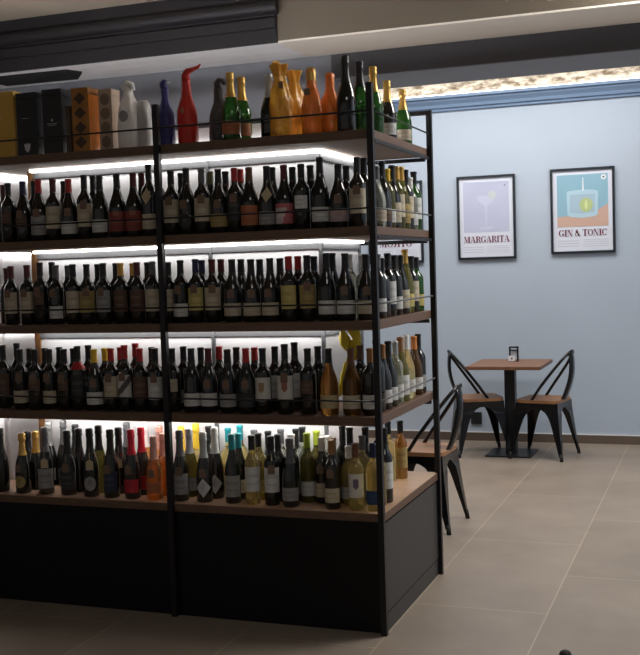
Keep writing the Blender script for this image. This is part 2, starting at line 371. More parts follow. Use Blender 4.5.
def tag_me(ty, R, cream):
    k = ('tag',ty,R,cream)
    if k not in cache:
        bm = bmesh.new()
        if cream:   # larger diamond card
            y = -R-.004; s = .030; c = (.004, .165 if ty != 'C' else .150)
            add_prism(bm, [(c[0]-s*.8,c[1]),(c[0]-.004,c[1]-s*1.15),(c[0]+s*.8,c[1]-.002),(c[0]+.004,c[1]+s*1.15)] if ty != 'C' else [(c[0]-.017,c[1]-.022),(c[0]+.017,c[1]-.022),(c[0]+.017,c[1]+.014),(c[0],c[1]+.026),(c[0]-.017,c[1]+.014)], 1, y, y-.0008)
            add_tube(bm, [(c[0], y, c[1]+.024), (0, -.018, .228)], .0008, 5)
        else:
            y = -R-.003; z = .158 if ty == 'B' else .135
            add_prism(bm, [(-.016,z-.020),(.016,z-.020),(.016,z+.012),(.010,z+.020),(-.010,z+.020),(-.016,z+.012)], 1, y, y-.0008)
            add_tube(bm, [(0, y, z+.018), (0, -.016, .228)], .0007, 5)
        cache[k] = mesh('price_tag', bm, M_tagc if cream else M_tag)
    return cache[k]
def wax_me(R):
    k = ('wax',R)
    if k not in cache:
        bm = bmesh.new(); e = .001
        add_lathe(bm, [(R*.97+e,.190),(R*.84+e,.201),(R*.60+e,.2125),(R*.44+e,.2245),(R*.42,.2245)], 18)
        cache[k] = mesh('wax_collar', bm, MATS['capsule_red'])
    return cache[k]

def bottle(x, y, z, h, ty, gl, cap, lab, tg, R, label, group, rot=0):
    o = empty('sparkling_wine_bottle' if ty == 'C' else 'wine_bottle', (x,y,z), label, 'bottle', group, rot)
    top = .3155 if ty == 'C' else .299
    s = h/top; o.scale = (1,1,s)
    obj('glass_body', body_me(ty,gl,R), o); obj('capsule' if ty != 'C' else 'foil', cap_me(ty,cap,R), o)
    if lab != '-': obj('label', label_me(ty,lab,R), o)
    if tg in '1t': obj('price_tag', tag_me(ty,R,tg=='t'), o)
    if tg == 'r': obj('wax_collar', wax_me(R), o)
    return o

DATA = '''
2 -1.863 0.076 0.287 f B k black brown:s 0
2 -1.965 0.179 0.290 b B k darkred - 0
2 -1.779 0.078 0.292 f G k navy brown:s 1
2 -1.787 0.179 0.299 b B k black - 0
2 -1.688 0.073 0.296 f G k red grey:L 1
2 -1.611 0.079 0.293 f B k darkred cream:L 0
2 -1.624 0.192 0.291 b G k black - 0
2 -1.528 0.085 0.288 f G k red white:l 1
2 -1.442 0.084 0.302 f B k black cream:L 1
2 -1.453 0.181 0.304 b B k black - 0
2 -1.356 0.081 0.292 f G k black white:l 0
2 -1.261 0.076 0.295 f G k black rust:L 0
2 -1.174 0.075 0.294 f G k darkred rust:L 0
2 -1.188 0.179 0.302 b G k darkred - 0
2 -1.092 0.075 0.330 f B k black cream:l t
2 -1.111 0.192 0.330 b B k black - 0
2 -0.984 0.085 0.293 f B k black cream:L 1
2 -0.987 0.190 0.291 b B k black - 0
2 -0.906 0.085 0.302 f G k black black:o 1
2 -0.824 0.075 0.291 f B k grey cream:L 1
2 -0.832 0.182 0.290 b B k olive - 0
2 -0.745 0.082 0.287 f G k black gold:l 1
2 -0.759 0.189 0.286 b B k black - 0
2 -0.667 0.086 0.287 f B k red black:L 1
2 -0.685 0.191 0.292 b B k red - 0
2 -0.590 0.073 0.285 f G k brown orange:L 0
2 -0.509 0.082 0.286 f G k black grey:l t
2 -0.526 0.188 0.290 b G k black - 0
2 -0.427 0.080 0.285 f G k darkred redwhite:L 0
2 -0.426 0.180 0.284 b B k black - 0
2 -0.346 0.080 0.284 f B k black white:s 0
2 -0.340 0.178 0.287 b B k black - 0
2 -0.262 0.087 0.309 f G k black white:l 0
2 -0.178 0.086 0.274 f G k black pink:l 1
2 -0.176 0.186 0.273 b B k black - 0
2 -0.089 0.077 0.297 f B k black cream:L 1
2 -0.093 0.183 0.303 b B k black - 0
2 -0.059 0.253 0.271 s G w grey cream:l 0
2 -0.062 0.348 0.301 s G k black brown:l 0
2 -0.062 0.427 0.272 s B v yellow white:l 0
2 -0.062 0.505 0.294 s G k black cream:L 0
2 -0.062 0.583 0.295 s B v gold cream:L 0
2 -0.062 0.661 0.299 s G v gold gold:L 0
2 -0.062 0.739 0.291 s B k black cream:L 0
2 -0.062 0.887 0.292 s B g black white:L 0
2 -0.062 0.813 0.258 s B w white white:l 0
3 -1.974 0.186 0.277 b B k darkred - 0
3 -1.876 0.086 0.285 f B k darkred cream:L 1
3 -1.783 0.086 0.287 f B k darkred cream:L 1
3 -1.705 0.080 0.299 f B k black brown:s 1
3 -1.708 0.184 0.299 b B k black - 0
3 -1.617 0.082 0.282 f B k grey white:l 1
3 -1.617 0.184 0.281 b B k grey - 0
3 -1.518 0.075 0.284 f B k black cream:L 0
3 -1.444 0.077 0.282 f B k black gold:L 1
3 -1.453 0.190 0.281 b B k black - 0
3 -1.352 0.073 0.284 f B k black grey:L 1
3 -1.346 0.178 0.283 b B k black - 0
3 -1.264 0.082 0.281 f B k gold brown:L 0
3 -1.256 0.181 0.280 b B k gold - 0
3 -1.176 0.081 0.283 f B k darkred brown:L 0
3 -1.179 0.185 0.282 b B k black - 0
3 -1.092 0.076 0.284 f B k grey cream:L 0
3 -1.019 0.090 0.278 f B k black cream:L 0
3 -0.947 0.074 0.285 f B k black white:l 1
3 -0.873 0.079 0.287 f B k navy yellow:L 1
3 -0.891 0.180 0.283 b B k navy - 0
3 -0.792 0.082 0.284 f B k darkred cream:L 1
3 -0.794 0.181 0.284 b B k darkred - 0
3 -0.691 0.078 0.281 f G k black cream:l 1
3 -0.697 0.189 0.281 b G k black - 0
3 -0.598 0.077 0.278 f G k black cream:l 1
3 -0.602 0.186 0.278 b G k black - 0
3 -0.510 0.086 0.280 f G k black cream:l 1
3 -0.500 0.179 0.279 b G k black - 0
3 -0.416 0.073 0.285 f B k red yellow:L 0
3 -0.414 0.181 0.285 b B k red - 0
3 -0.334 0.084 0.287 f B k black gold:L 1
3 -0.340 0.187 0.283 b B k black - 0
3 -0.242 0.076 0.293 f G k black white:l 0
3 -0.251 0.182 0.293 b G k black - 0
3 -0.155 0.075 0.290 f G k black white:l 1
3 -0.173 0.186 0.285 b B w white cream:l 0
3 -0.101 0.169 0.284 b B w white - 0
3 -0.063 0.083 0.282 f G k black cream:l 1
3 -0.058 0.229 0.282 s B k grey white:l 0
3 -0.062 0.303 0.265 s B k black - 0
3 -0.062 0.398 0.287 s B k black white:L 0
3 -0.062 0.502 0.278 s B k black white:l 0
3 -0.062 0.606 0.278 s G k black cream:L 0
3 -0.062 0.688 0.306 s G v gold yellow:l 0
3 -0.062 0.795 0.273 s B k black cream:L 0
3 -0.062 0.887 0.268 s B g black yellow:l 0
4 -1.945 0.086 0.309 f B k black brown:L 0
4 -1.944 0.197 0.310 b B k black - 0
4 -1.845 0.084 0.289 f B k black cream:l 1
4 -1.870 0.197 0.285 b B k black white:l 0
4 -1.752 0.072 0.290 f B k black brown:s 1
4 -1.773 0.187 0.286 b B k black - 0
4 -1.680 0.088 0.289 f B k black cream:l 1
4 -1.694 0.194 0.290 b B k black - 0
4 -1.591 0.079 0.289 f B k black brown:s 1
4 -1.616 0.197 0.284 b B k black - 0
4 -1.517 0.082 0.303 f B k black black:L r
4 -1.529 0.195 0.299 b B k black - 0
4 -1.424 0.077 0.289 f G k yellow white:l 1
4 -1.431 0.185 0.285 b B k yellow - 0
4 -1.333 0.079 0.293 f B k red cream:L 1
4 -1.344 0.184 0.289 b B k red - 0
4 -1.259 0.078 0.307 f B k red whitediag:L 1
4 -1.269 0.197 0.307 b B k red - 0
4 -1.177 0.077 0.292 f B k red brown:L 0
4 -1.173 0.182 0.289 b B k black - 0
4 -1.095 0.073 0.292 f B k black white:L 1
4 -1.099 0.185 0.283 b B k black - 0
4 -1.013 0.085 0.291 f B k black cream:s 0
4 -1.008 0.188 0.292 b B k black white:l 0
4 -0.911 0.077 0.291 f G k black white:l 0
4 -0.915 0.184 0.287 b B k black - 0
4 -0.830 0.088 0.290 f G k darkred white:l 1
4 -0.824 0.189 0.291 b B k red - 0
4 -0.728 0.075 0.286 f G k black grey:l 1
4 -0.733 0.183 0.287 b B k black - 0
4 -0.636 0.073 0.291 f G k red black:l 1
4 -0.643 0.185 0.286 b B k red - 0
4 -0.559 0.083 0.290 f B k black whitegold:L 0
4 -0.542 0.184 0.290 b B k black white:L 0
4 -0.449 0.073 0.308 f B k black whitered:L 1
4 -0.448 0.190 0.308 b B k black white:L 0
4 -0.342 0.076 0.289 f B k black brown:s 0
4 -0.339 0.198 0.289 b B k black - 0
4 -0.244 0.074 0.289 f G a black beige:l 0
4 -0.143 0.080 0.288 f G d brown cream:l 0
4 -0.139 0.194 0.292 b B k brown brown:s 0
4 -0.056 0.079 0.288 f B k copper white:l 0
4 -0.065 0.197 0.314 b B k black - 0
4 -0.062 0.275 0.290 s G k copper white:l 0
4 -0.062 0.367 0.297 s G k black white:l 0
4 -0.062 0.479 0.288 s B w silver white:l 0
4 -0.062 0.564 0.301 s G v copper white:L 0
4 -0.062 0.668 0.303 s G y white white:l 0
4 -0.062 0.809 0.288 s G d orange white:l 0
4 -0.062 0.887 0.294 s B k black grey:l 0
5 -1.970 0.065 0.312 f C k black - 0
5 -1.840 0.061 0.291 f C k gold gold:o 1
5 -1.939 0.244 0.271 b C k black - 0
5 -1.823 0.148 0.288 m C k gold - 0
5 -1.711 0.064 0.323 f C k grey grey:L t
5 -1.807 0.239 0.320 b C k silver grey:l 0
5 -1.731 0.254 0.330 b C k grey - 0
5 -1.589 0.070 0.310 f C k black black:L 1
5 -1.655 0.244 0.312 b C k black - 0
5 -1.575 0.148 0.309 m C k black - 0
5 -1.457 0.061 0.324 f C k black grey:o t
5 -1.464 0.151 0.325 m C v black - 0
5 -1.345 0.060 0.322 f C k black navy:L 1
5 -1.354 0.151 0.318 m C k black - t
5 -1.368 0.251 0.327 b C k grey - 0
5 -1.232 0.059 0.325 f C k redfoil red:l 1
5 -1.229 0.148 0.321 m C k redfoil red:l 0
5 -1.266 0.252 0.329 b C o white - 0
5 -1.118 0.066 0.294 f C o pink orange:l 1
5 -1.189 0.253 0.316 b C o pink - 0
5 -1.116 0.153 0.294 m C o pink - 0
5 -0.984 0.071 0.324 f C k grey grey:L 1
5 -1.067 0.247 0.315 b C y yellow - 0
5 -0.981 0.160 0.320 m C v silver grey:l 0
5 -0.990 0.249 0.330 b C y yellow - 0
5 -0.861 0.065 0.319 f C k silver silver:d 1
5 -0.918 0.238 0.319 b B k black - 0
5 -0.844 0.150 0.329 m C k white silver:d 0
5 -0.721 0.071 0.312 f G k teal grey:L 0
5 -0.823 0.253 0.310 b B y teal - 0
5 -0.729 0.162 0.302 m G k teal white:l 1
5 -0.756 0.240 0.327 b B y teal - 0
5 -0.621 0.068 0.310 f B y black white:L 0
5 -0.628 0.160 0.305 m B y black yellow:l 1
5 -0.687 0.247 0.305 b B v grey - 0
5 -0.528 0.070 0.308 f B k black white:L 1
5 -0.530 0.156 0.303 m B k black - 0
5 -0.618 0.250 0.301 b B k black - 0
5 -0.550 0.241 0.312 b B w grey - 0
5 -0.435 0.061 0.303 f C k grey grey:l 0
5 -0.462 0.152 0.305 m B k white - 1
5 -0.484 0.262 0.313 b B k black - 0
5 -0.433 0.215 0.330 b B w black white:l 0
5 -0.390 0.161 0.311 m B v lime white:l 0
5 -0.383 0.262 0.306 b B v lime - 0
5 -0.321 0.161 0.295 m B k white cream:l 1
5 -0.237 0.058 0.300 f B k copper cream:l 1
5 -0.319 0.237 0.289 b B w white - 0
5 -0.258 0.133 0.298 m B k copper - 0
5 -0.261 0.275 0.330 b B k black - 0
5 -0.196 0.161 0.258 m B y white white:l 0
5 -0.210 0.229 0.330 b B k black - 0
5 -0.128 0.060 0.289 f B y brown grape:L 0
5 -0.127 0.152 0.308 m B y grey - 0
5 -0.142 0.244 0.330 b B k black - 0
5 -0.058 0.157 0.287 m B y navy - 0
5 -0.086 0.283 0.330 b B k black - 0
5 -0.049 0.060 0.291 f B y navy bluesq:l 0
5 -0.048 0.225 0.330 s B k black white:L 0
'''
ORD = 'zeroth nearest-the-post second third fourth fifth sixth seventh eighth ninth tenth eleventh twelfth thirteenth fourteenth fifteenth sixteenth seventeenth eighteenth nineteenth twentieth twenty-first twenty-second twenty-third twenty-fourth twenty-fifth twenty-sixth twenty-seventh twenty-eighth twenty-ninth thirtieth'.split()
SH = {2:'second',3:'third',4:'fourth',5:'bottom'}; SZ = {2:Z2,3:Z3,4:Z4,5:Z5}
ROWN = {'f':'front','m':'middle','b':'back'}
rows = []
for ln in DATA.strip().split('\n'):
    s,x,y,h,row,ty,gl,cap,lab,tg = ln.split(); rows.append([int(s),float(x),float(y),float(h),row,ty,gl,cap,lab,tg])
def phrase(r):
    kind = 'sparkling bottle' if r[5] == 'C' else 'bottle'
    t = f"{CAPS[r[7]][3].replace(' ','-')}-capped {GNAME[r[6]]} {kind}"
    if r[8] != '-':
        w = LABS[r[8].split(':')[0]][2]; t += ' with ' + (w if 'label' in w else w+' label')
    return t
def counted(n, from_what):
    return ('the one next to the '+from_what) if n == 1 else f"{ORD[n]} from {from_what}"
for s in SH:
    for row in 'fmbs':
        rr = [r for r in rows if r[0]==s and r[4]==row]
        rr.sort(key=(lambda r: r[2]) if row == 's' else (lambda r: -r[1]))
        ph = [phrase(r) for r in rr]
        for n, (r, p) in enumerate(zip(rr, ph), 1):
            where = f"{SH[s]} shelf"
            if row == 's':
                lab_ = f"{p}, {counted(n,'corner post') if n>1 else 'next to corner post'}, short end, {where}"
            elif ph.count(p) == 1:
                lab_ = f"{p}, in the {ROWN[row]} row, {where}"
            else:
                lab_ = f"{p}, {counted(n,'corner post') if n>1 else 'next to corner post'}, {ROWN[row]} row, {where}"
            R = (RAD5 if s == 5 else RAD)[r[5]]
            rot = (math.radians(random.uniform(2,22)) if row != 's' else math.radians(random.uniform(28,45)))
            bottle(r[1], r[2], SZ[s], r[3], r[5], r[6], r[7], r[8], r[9], R, lab_, f"bottles on the {SH[s]} shelf", rot)
G5 = 'bottles on the bottom shelf'
b = bottle(-.170,.685,Z5,.29,'B','y','black','-','0',.034,'pale amber bottle with a curved golden ornament at the short end, bottom shelf',G5)
def figure(bm):
    add_tube(bm, [(-.040,-.01,.235),(-.050,-.012,.21),(-.044,-.014,.175),(-.030,-.02,.14),(-.022,-.03,.11)], [.003,.008,.013,.012,.005], 10)
    add_tube(bm, [(-.010,-.028,.19),(-.018,-.034,.12),(-.016,-.035,.05)], [.006,.012,.008], 10)
part('gilt_figure', b, pm('gilt_glass', (.80,.50,.12), .2, .5), figure)
bottle(-.128,.755,Z5,.285,'B','a','black','gold:L','0',.032,'dark amber bottle with golden label beside the gold-ornamented one, bottom shelf',G5, .4)

# ------------------------------------------------------------------ top shelf: gift boxes, wrapped and champagne bottles
G1 = 'gift boxes and bottles on the top shelf'
M_gold = pm('ochre_card', srgb(196,158,72), .5, .1); M_kbox = pm('black_card', (.012,.012,.016), .35)
M_bronze = pm('bronze_card', srgb(160,108,48), .4, .1, noise=(14,.3,(1,1,1))); M_litamber = pm('amber_card_as_lit', srgb(255,160,48), .4); M_pat = pm('grey_beige_card', srgb(172,152,134), .5)
M_patd = pm('bronze_pattern', srgb(70,48,28), .4); M_patg = pm('grey_pattern', srgb(120,104,90), .5); M_silv = pm('silver_print', (.5,.5,.52), .35, .5)
def gift_box(x0, x1, y0, y1, h, mats, label, rot=0, deco=None):
    cx, cy = (x0+x1)/2, (y0+y1)/2; w, d = (x1-x0)/2, (y1-y0)/2
    o = empty('gift_box', (cx,cy,Z1), label, 'gift box', G1, rot)
    boxpart('carton', o, mats, (-w, w, -d, d, 0, h-.03), .0015)
    boxpart('lid', o, mats, (-w-.001, w+.001, -d-.001, d+.001, h-.03, h), .0015)
    if deco: deco(o, w, d, h)
    return o
def deco_diamond(mi):
    def f(o, w, d, h):
        def g(bm):
            for i in range(4):
                z = h*(.16+.225*i)
                n = 4 if mi is M_patd else 12
                for cx_ in (0,):
                    pts = [(cx_+w*.72*math.cos(2*PI*k/n), z+h*.095*math.sin(2*PI*k/n)) for k in range(n)]
                    add_prism(bm, pts, 1, -d-.0016, -d-.001)
        part('printed_pattern', o, mi, g)
    return f
def deco_crest(o, w, d, h):
    part('printed_crest', o, M_silv, lambda bm: (add_prism(bm, [(-.018,.055),(-.012,.030),(0,.018),(.012,.030),(.018,.055),(.010,.062),(.006,.056),(0,.064),(-.006,.056),(-.010,.062)], 1, -d-.0016, -d-.001), add_box(bm, -.025,.012,-d-.0016,-d-.001,.178,.180)))
def deco_name(o, w, d, h):
    part('printed_crest', o, M_silv, lambda bm: (add_prism(bm, [(-.006,.160),(0,.152),(.006,.160),(0,.168)], 1, -d-.0016,-d-.001), add_box(bm,-.028,.028,-d-.0016,-d-.001,.142,.1445), add_box(bm,-.022,.022,-d-.0016,-d-.001,.135,.1365)))
def deco_gold(o, w, d, h):
    part('printed_crest', o, pm('pale_gold_print', srgb(196,168,104), .4, .3), lambda bm: (add_prism(bm, [(.0+.012*math.cos(2*PI*k/14), .19+.018*math.sin(2*PI*k/14)) for k in range(14)],1,-d-.0016,-d-.001), add_box(bm,-.02,.02,-d-.0016,-d-.001,.15,.153)))
gift_box(-1.945,-1.79,.05,.15,.315,[M_gold],'tall ochre gold gift box at the edge of the top shelf',0,deco_gold)
gift_box(-1.775,-1.665,.05,.14,.300,[M_kbox],'black gift box with a silver crest beside the ochre box',0,deco_crest)
gift_box(-1.63,-1.525,.05,.14,.305,[M_kbox],'slim black gift box with a small silver motif, beside the bronze patterned box',0,deco_name)
b = gift_box(-1.475,-1.385,.06,.15,.300,[M_bronze],'bronze gift box with dark diamond pattern and an amber side coloured as lit',0,deco_diamond(M_patd))
boxpart('side_panel', b, M_litamber, (.0465,.0475,-.044,.044,.002,.268), label='amber side of the box coloured as lit')  # thin plate in brighter amber, the light on this side put into its colour
gift_box(-1.355,-1.285,.10,.175,.290,[M_pat],'grey beige gift box patterned with round medallions',0,deco_diamond(M_patg))
gift_box(-1.505,-1.480,.05,.10,.22,[pm('brown_card', srgb(70,56,46), .5)],'narrow brown carton squeezed before the bronze gift box')

def wrapped(name, x, y, h, prof, mat, label, tip=None, amp=.06, seed=0, mid='gathered_top', emblem=None, R=.045):
    o = empty(name, (x,y,Z1), label, 'wrapped bottle', G1)
    rnd = random.Random(seed); ph = [rnd.uniform(0,6.28) for _ in range(4)]
    def body(bm):
        seg = 28; rings = []
        top = prof[-1][1]
        zs = []
        for (r0,z0),(r1,z1) in zip(prof, prof[1:]):
            for k in range(4): zs.append((r0+(r1-r0)*k/4, z0+(z1-z0)*k/4))
        zs.append(prof[-1])
        for r, z in zs:
            v = z/top; a = amp*(.25+v*1.2)
            rings.append([bm.verts.new(((r*(1+a*(math.sin(5*t+ph[0]+6*v)+.6*math.sin(9*t+ph[1]-9*v)+.4*math.sin(2*t+ph[2]+14*v))))*math.cos(t),
                                        (r*(1+a*(math.sin(5*t+ph[0]+6*v)+.6*math.sin(9*t+ph[1]-9*v))))*math.sin(t), z*h)) for t in [2*PI*i/seg for i in range(seg)]])
        for a, b in zip(rings, rings[1:]):
            for i in range(seg):
                f = bm.faces.new((a[i],a[(i+1)%seg],b[(i+1)%seg],b[i])); f.smooth = True
        bm.faces.new(rings[0][::-1]); bm.faces.new(rings[-1])
    part('wrapping', o, mat, body)
    if tip: part(mid, o, tip[2] if len(tip) > 2 else mat, lambda bm: add_tube(bm, tip[0], tip[1], 12))
    if emblem:
        ez, er, em = emblem
        def e(bm):
            n = 16; c = bm.verts.new((0,-R*1.12,ez)); vs = [bm.verts.new((er*math.cos(2*PI*k/n), -R*1.12+abs(math.cos(2*PI*k/n))*er*.25, ez+er*1.1*math.sin(2*PI*k/n))) for k in range(n)]
            for k in range(n): bm.faces.new((c,vs[k],vs[(k+1)%n]))
        part('emblem', o, em, e)
    return o
WP = [(.042,0),(.046,.05),(.046,.40),(.043,.52),(.032,.64),(.023,.74),(.019,.86),(.018,.97),(.010,1.0)]
wrapped('wrapped_bottle', -1.20, .11, .285, [(.048,0),(.055,.05),(.054,.40),(.052,.60),(.040,.74),(.026,.86),(.022,.92),(.018,1.0)], pm('white_wrap', (.82,.79,.77), .45, bump=(60,.4)),
        'bottle in white paper wrapping with tied top and grey round emblem', ([(-.004,0,.270),(-.014,-.008,.292),(0,-.008,.306),(.024,-.006,.296),(.034,-.004,.272)], [.016,.020,.016,.014,.006]), .05, 3, emblem=(.150,.024,pm('grey_print',(.30,.28,.28),.5)), R=.052)
wrapped('wrapped_bottle', -1.135, .13, .225, [(.034,0),(.036,.05),(.036,.6),(.034,.8),(.026,.95),(.018,1.0)], pm('clear_white_wrap', (.50,.48,.46), .4, trans=.2), 'smaller bottle in pale wrapping tucked behind the white wrapped one', None, .05, 8)
wrapped('wrapped_bottle', -1.005, .10, .275, [(.038,0),(.040,.05),(.040,.42),(.036,.55),(.022,.68),(.016,.80),(.017,.93),(.012,1.0)], pm('blue_wrap', (.035,.035,.17), .4, bump=(50,.4)),
        'bottle wrapped in dark blue paper with a small twisted white tip', ([(-.002,0,.265),(-.004,-.004,.285),(.004,-.004,.297),(.012,-.004,.292)], [.018,.018,.014,.006]), .06, 5)
boxpart('tip_end', bpy.data.objects['wrapped_bottle.002'], pm('white_tip',(.7,.7,.75),.4), (.010,.030,-.007,-.001,.285,.293), .001)
wrapped('wrapped_bottle', -.895, .10, .30, WP, pm('red_wrap', (.55,.025,.015), .35, bump=(50,.35)),
        'bottle in bright red wrapping with long twisted top bent sideways', ([(0,0,.290),(.0,-.004,.312),(.012,-.006,.330),(.040,-.006,.336),(.066,-.006,.345),(.078,-.006,.356)], [.020,.019,.015,.010,.007,.003]), .05, 6, emblem=(.150,.011,pm('tan_print',(.42,.20,.10),.5)), R=.040)
wrapped('wrapped_bottle', -.755, .14, .255, WP, pm('charcoal_wrap', (.06,.055,.06), .5, bump=(60,.6)),
        'bottle in charcoal grey cloth wrapping with drooping knotted top', ([(0,0,.245),(-.002,-.004,.272),(.010,-.006,.286),(.026,-.006,.280),(.034,-.006,.262)], [.018,.017,.013,.011,.007]), .08, 7)
def wb(x, y, h, ty, gl, cap, lab, tg, label): return bottle(x,y,Z1,h,ty,gl,cap,lab,tg,RAD[ty],label,G1,.15)
wb(-.668,.08,.304,'C','g','gold','orange:l','0','green champagne bottle with gold foil and orange label, top shelf')
wb(-.652,.166,.296,'C','g','gold','orange:l','0','green champagne bottle tucked behind the orange labelled champagne, top shelf')
wb(-.508,.14,.292,'C','k','silver','-','0','dark champagne bottle with silver green foil beside amber cellophane wrapping')
M_cello = pm('amber_cellophane', (1.0,.52,.06), .15, trans=.35, noise=(24,.45,(1,1,.5)), bump=(26,1.)); M_cello2 = pm('orange_cellophane', (1.0,.26,.04), .18, trans=.25, noise=(24,.4,(1,1,.5)), bump=(28,.9))
CW = [(.044,0),(.047,.05),(.049,.35),(.047,.52),(.038,.66),(.027,.76),(.022,.83),(.026,.91),(.036,1.0)]
o = wrapped('wrapped_bottle', -.432, .085, .315, CW, M_cello, 'bottle in crinkled amber cellophane with flared ruffled top, standing in front', ([(0,0,.27),(-.010,-.004,.300),(-.020,-.004,.322),(-.026,-.004,.328)], [.020,.024,.020,.010]), .14, 9)
boxpart('price_tag', o, M_tag, (.012,.032,-.0475,-.0465,.205,.235))
wrapped('wrapped_bottle', -.408, .190, .302, CW, M_cello, 'bottle in amber cellophane, standing just behind the ruffled amber one', None, .14, 12)
OW = [(.043,0),(.046,.05),(.045,.42),(.038,.56),(.027,.66),(.020,.74),(.018,.90),(.019,.97),(.014,1.0)]
o = wrapped('wrapped_bottle', -.285, .08, .285, OW, M_cello2, 'bottle in orange cellophane with a brown tag, nearer the amber pair', None, .05, 14)
boxpart('price_tag', o, M_tag, (-.016,.010,-.0505,-.0495,.165,.195))
part('gold_cap', o, MATS['capsule_gold'], lambda bm: add_lathe(bm, [(.0212,.232),(.0208,.262),(.0175,.287),(0,.288)], 16))
wrapped('wrapped_bottle', -.225, .15, .27, OW, M_cello2, 'bottle in orange cellophane without tag, nearer the tall black champagne', None, .06, 15)
wb(-.128,.075,.325,'C','k','black','-','0','tall black champagne bottle with black foil at the front corner of the top shelf')
wb(-.092,.16,.312,'C','g','black','-','0','black foiled green champagne bottle just behind the tall black one, top shelf')
wb(-.075,.30,.310,'C','g','gold','-','0','green champagne bottle with pale gold foil at the short end, tallest there')
wb(-.072,.50,.278,'C','k','gold','white:l','0','dark champagne bottle with copper gold foil in the middle of the short end, top shelf')
wb(-.072,.76,.275,'C','g','gold','cream:l','0','rounded green champagne bottle with copper gold foil near the rear post, top shelf')

# ------------------------------------------------------------------ posters
M_fr = pm('black_frame', (.014,.02,.028), .35); M_paper = pm('poster_paper', (.66,.70,.82), .35)
SER = .012
def quad(bm, pts, y, mi=0):
    f = bm.faces.new([bm.verts.new((x, y, z)) for x, z in pts]); f.material_index = mi
def glyph(bm, ch, x, z, h, y):
    """heavy high-contrast serif capital; returns its advance"""
    T, t, s = .24*h, .055*h, .07*h
    def q(*p): quad(bm, [(x+a*h, z+b*h) for a, b in p], y)
    def R(a0,b0,a1,b1): q((a0,b0),(a1,b0),(a1,b1),(a0,b1))
    def serif(a0,a1): R(a0,0,a1,.06)
    def serT(a0,a1): R(a0,.94,a1,1)
    def ring(cx, rx, cut=None, n=20):
        for i in range(n):
            t0, t1 = 2*PI*i/n, 2*PI*(i+1)/n
            if cut and any(cut(t_) for t_ in ((t0+t1)/2,)): continue
            o0 = (cx+rx*math.cos(t0), .5+.5*math.sin(t0)); o1 = (cx+rx*math.cos(t1), .5+.5*math.sin(t1))
            i1 = (cx+(rx-.2)*math.cos(t1), .5+.45*math.sin(t1)); i0 = (cx+(rx-.2)*math.cos(t0), .5+.45*math.sin(t0))
            q(o0,o1,i1,i0)
    if ch == 'I': R(.08,.06,.32,.94); serif(0,.4); serT(0,.4); return .46*h
    if ch == 'T': R(.27,.06,.51,.94); serif(.17,.61); R(0,.93,.78,1); q((0,.72),(.03,.72),(.12,.93),(0,.93)); q((.75,.72),(.78,.72),(.78,.93),(.66,.93)); return .82*h
    if ch == 'N': R(.08,.06,.13,.94); serif(0,.22); serT(0,.2); q((.08,1),(.32,1),(.78,0),(.62,0)); R(.73,.0,.78,.94); serT(.63,.88); return .93*h
    if ch == 'M': R(.08,.06,.12,.94); serif(0,.21); serT(0,.2); q((.08,1),(.30,1),(.56,.1),(.44,0)); q((.44,0),(.50,0),(.80,1),(.74,1)); R(.76,.06,1.0,.94); serif(.68,1.08); serT(.74,1.08); return 1.13*h
    if ch == 'A': q((.08,.06),(.13,.06),(.42,1),(.36,1)); q((.36,1),(.50,1),(.86,.06),(.60,.06)); R(.20,.30,.60,.35); serif(0,.22); serif(.50,.94); return .93*h
    if ch == 'R': R(.08,.06,.32,.94); serif(0,.4); serT(0,.5); R(.3,.48,.55,.53); q((.5,1),(.72,.88),(.52,.88),(.45,.94)); q((.52,.88),(.76,.86),(.76,.64),(.52,.62)); q((.52,.62),(.74,.62),(.5,.48),(.45,.53)); q((.42,.49),(.6,.49),(.88,.0),(.64,.0)); return .88*h
    if ch == 'O': ring(.43,.43); return .9*h
    if ch in 'CG':
        ring(.43,.43, cut=lambda t_: math.cos(t_) > .60 and (math.sin(t_) < .55 and math.sin(t_) > (-.55 if ch == 'C' else -.2)))
        R(.76,.62,.80,1)
        if ch == 'G': R(.58,.08,.80,.42); R(.5,.40,.88,.45); return .93*h
        return .86*h
    if ch == 'J': R(.22,.18,.46,.94); serT(.12,.56); q((.46,.18),(.22,.18),(.06,.06),(.2,-.02)); q((0,.10),(.14,.10),(.16,-.02),(.04,0)); return .62*h
    if ch == '&': 
        for cx, cz, rx, rz in ((.34,.74,.20,.25),(.32,.27,.32,.28)):
            n = 14
            for i in range(n):
                a, b2 = 2*PI*i/n, 2*PI*(i+1)/n
                q((cx+rx*math.cos(a),cz+rz*math.sin(a)),(cx+rx*math.cos(b2),cz+rz*math.sin(b2)),(cx+(rx-.13)*math.cos(b2),cz+(rz-.05)*math.sin(b2)),(cx+(rx-.13)*math.cos(a),cz+(rz-.05)*math.sin(a)))
        q((.12,.72),(.32,.80),(.92,0),(.66,0)); q((.60,.50),(.88,.50),(.88,.46),(.60,.46)); return .96*h
    return .30*h
def title(bm, text, x0, x1, z, h, y):
    tmp = bmesh.new(); w = 0
    for ch in text: w += glyph(tmp, ch, w, 0, h, 0)
    tmp.free(); k = (x1-x0)/w
    st = len(bm.verts); x = 0
    for ch in text: x += glyph(bm, ch, x, 0, h, y)
    bm.verts.ensure_lookup_table()
    for v in bm.verts[st:]: v.co.x = x0+v.co.x*k; v.co.z += z
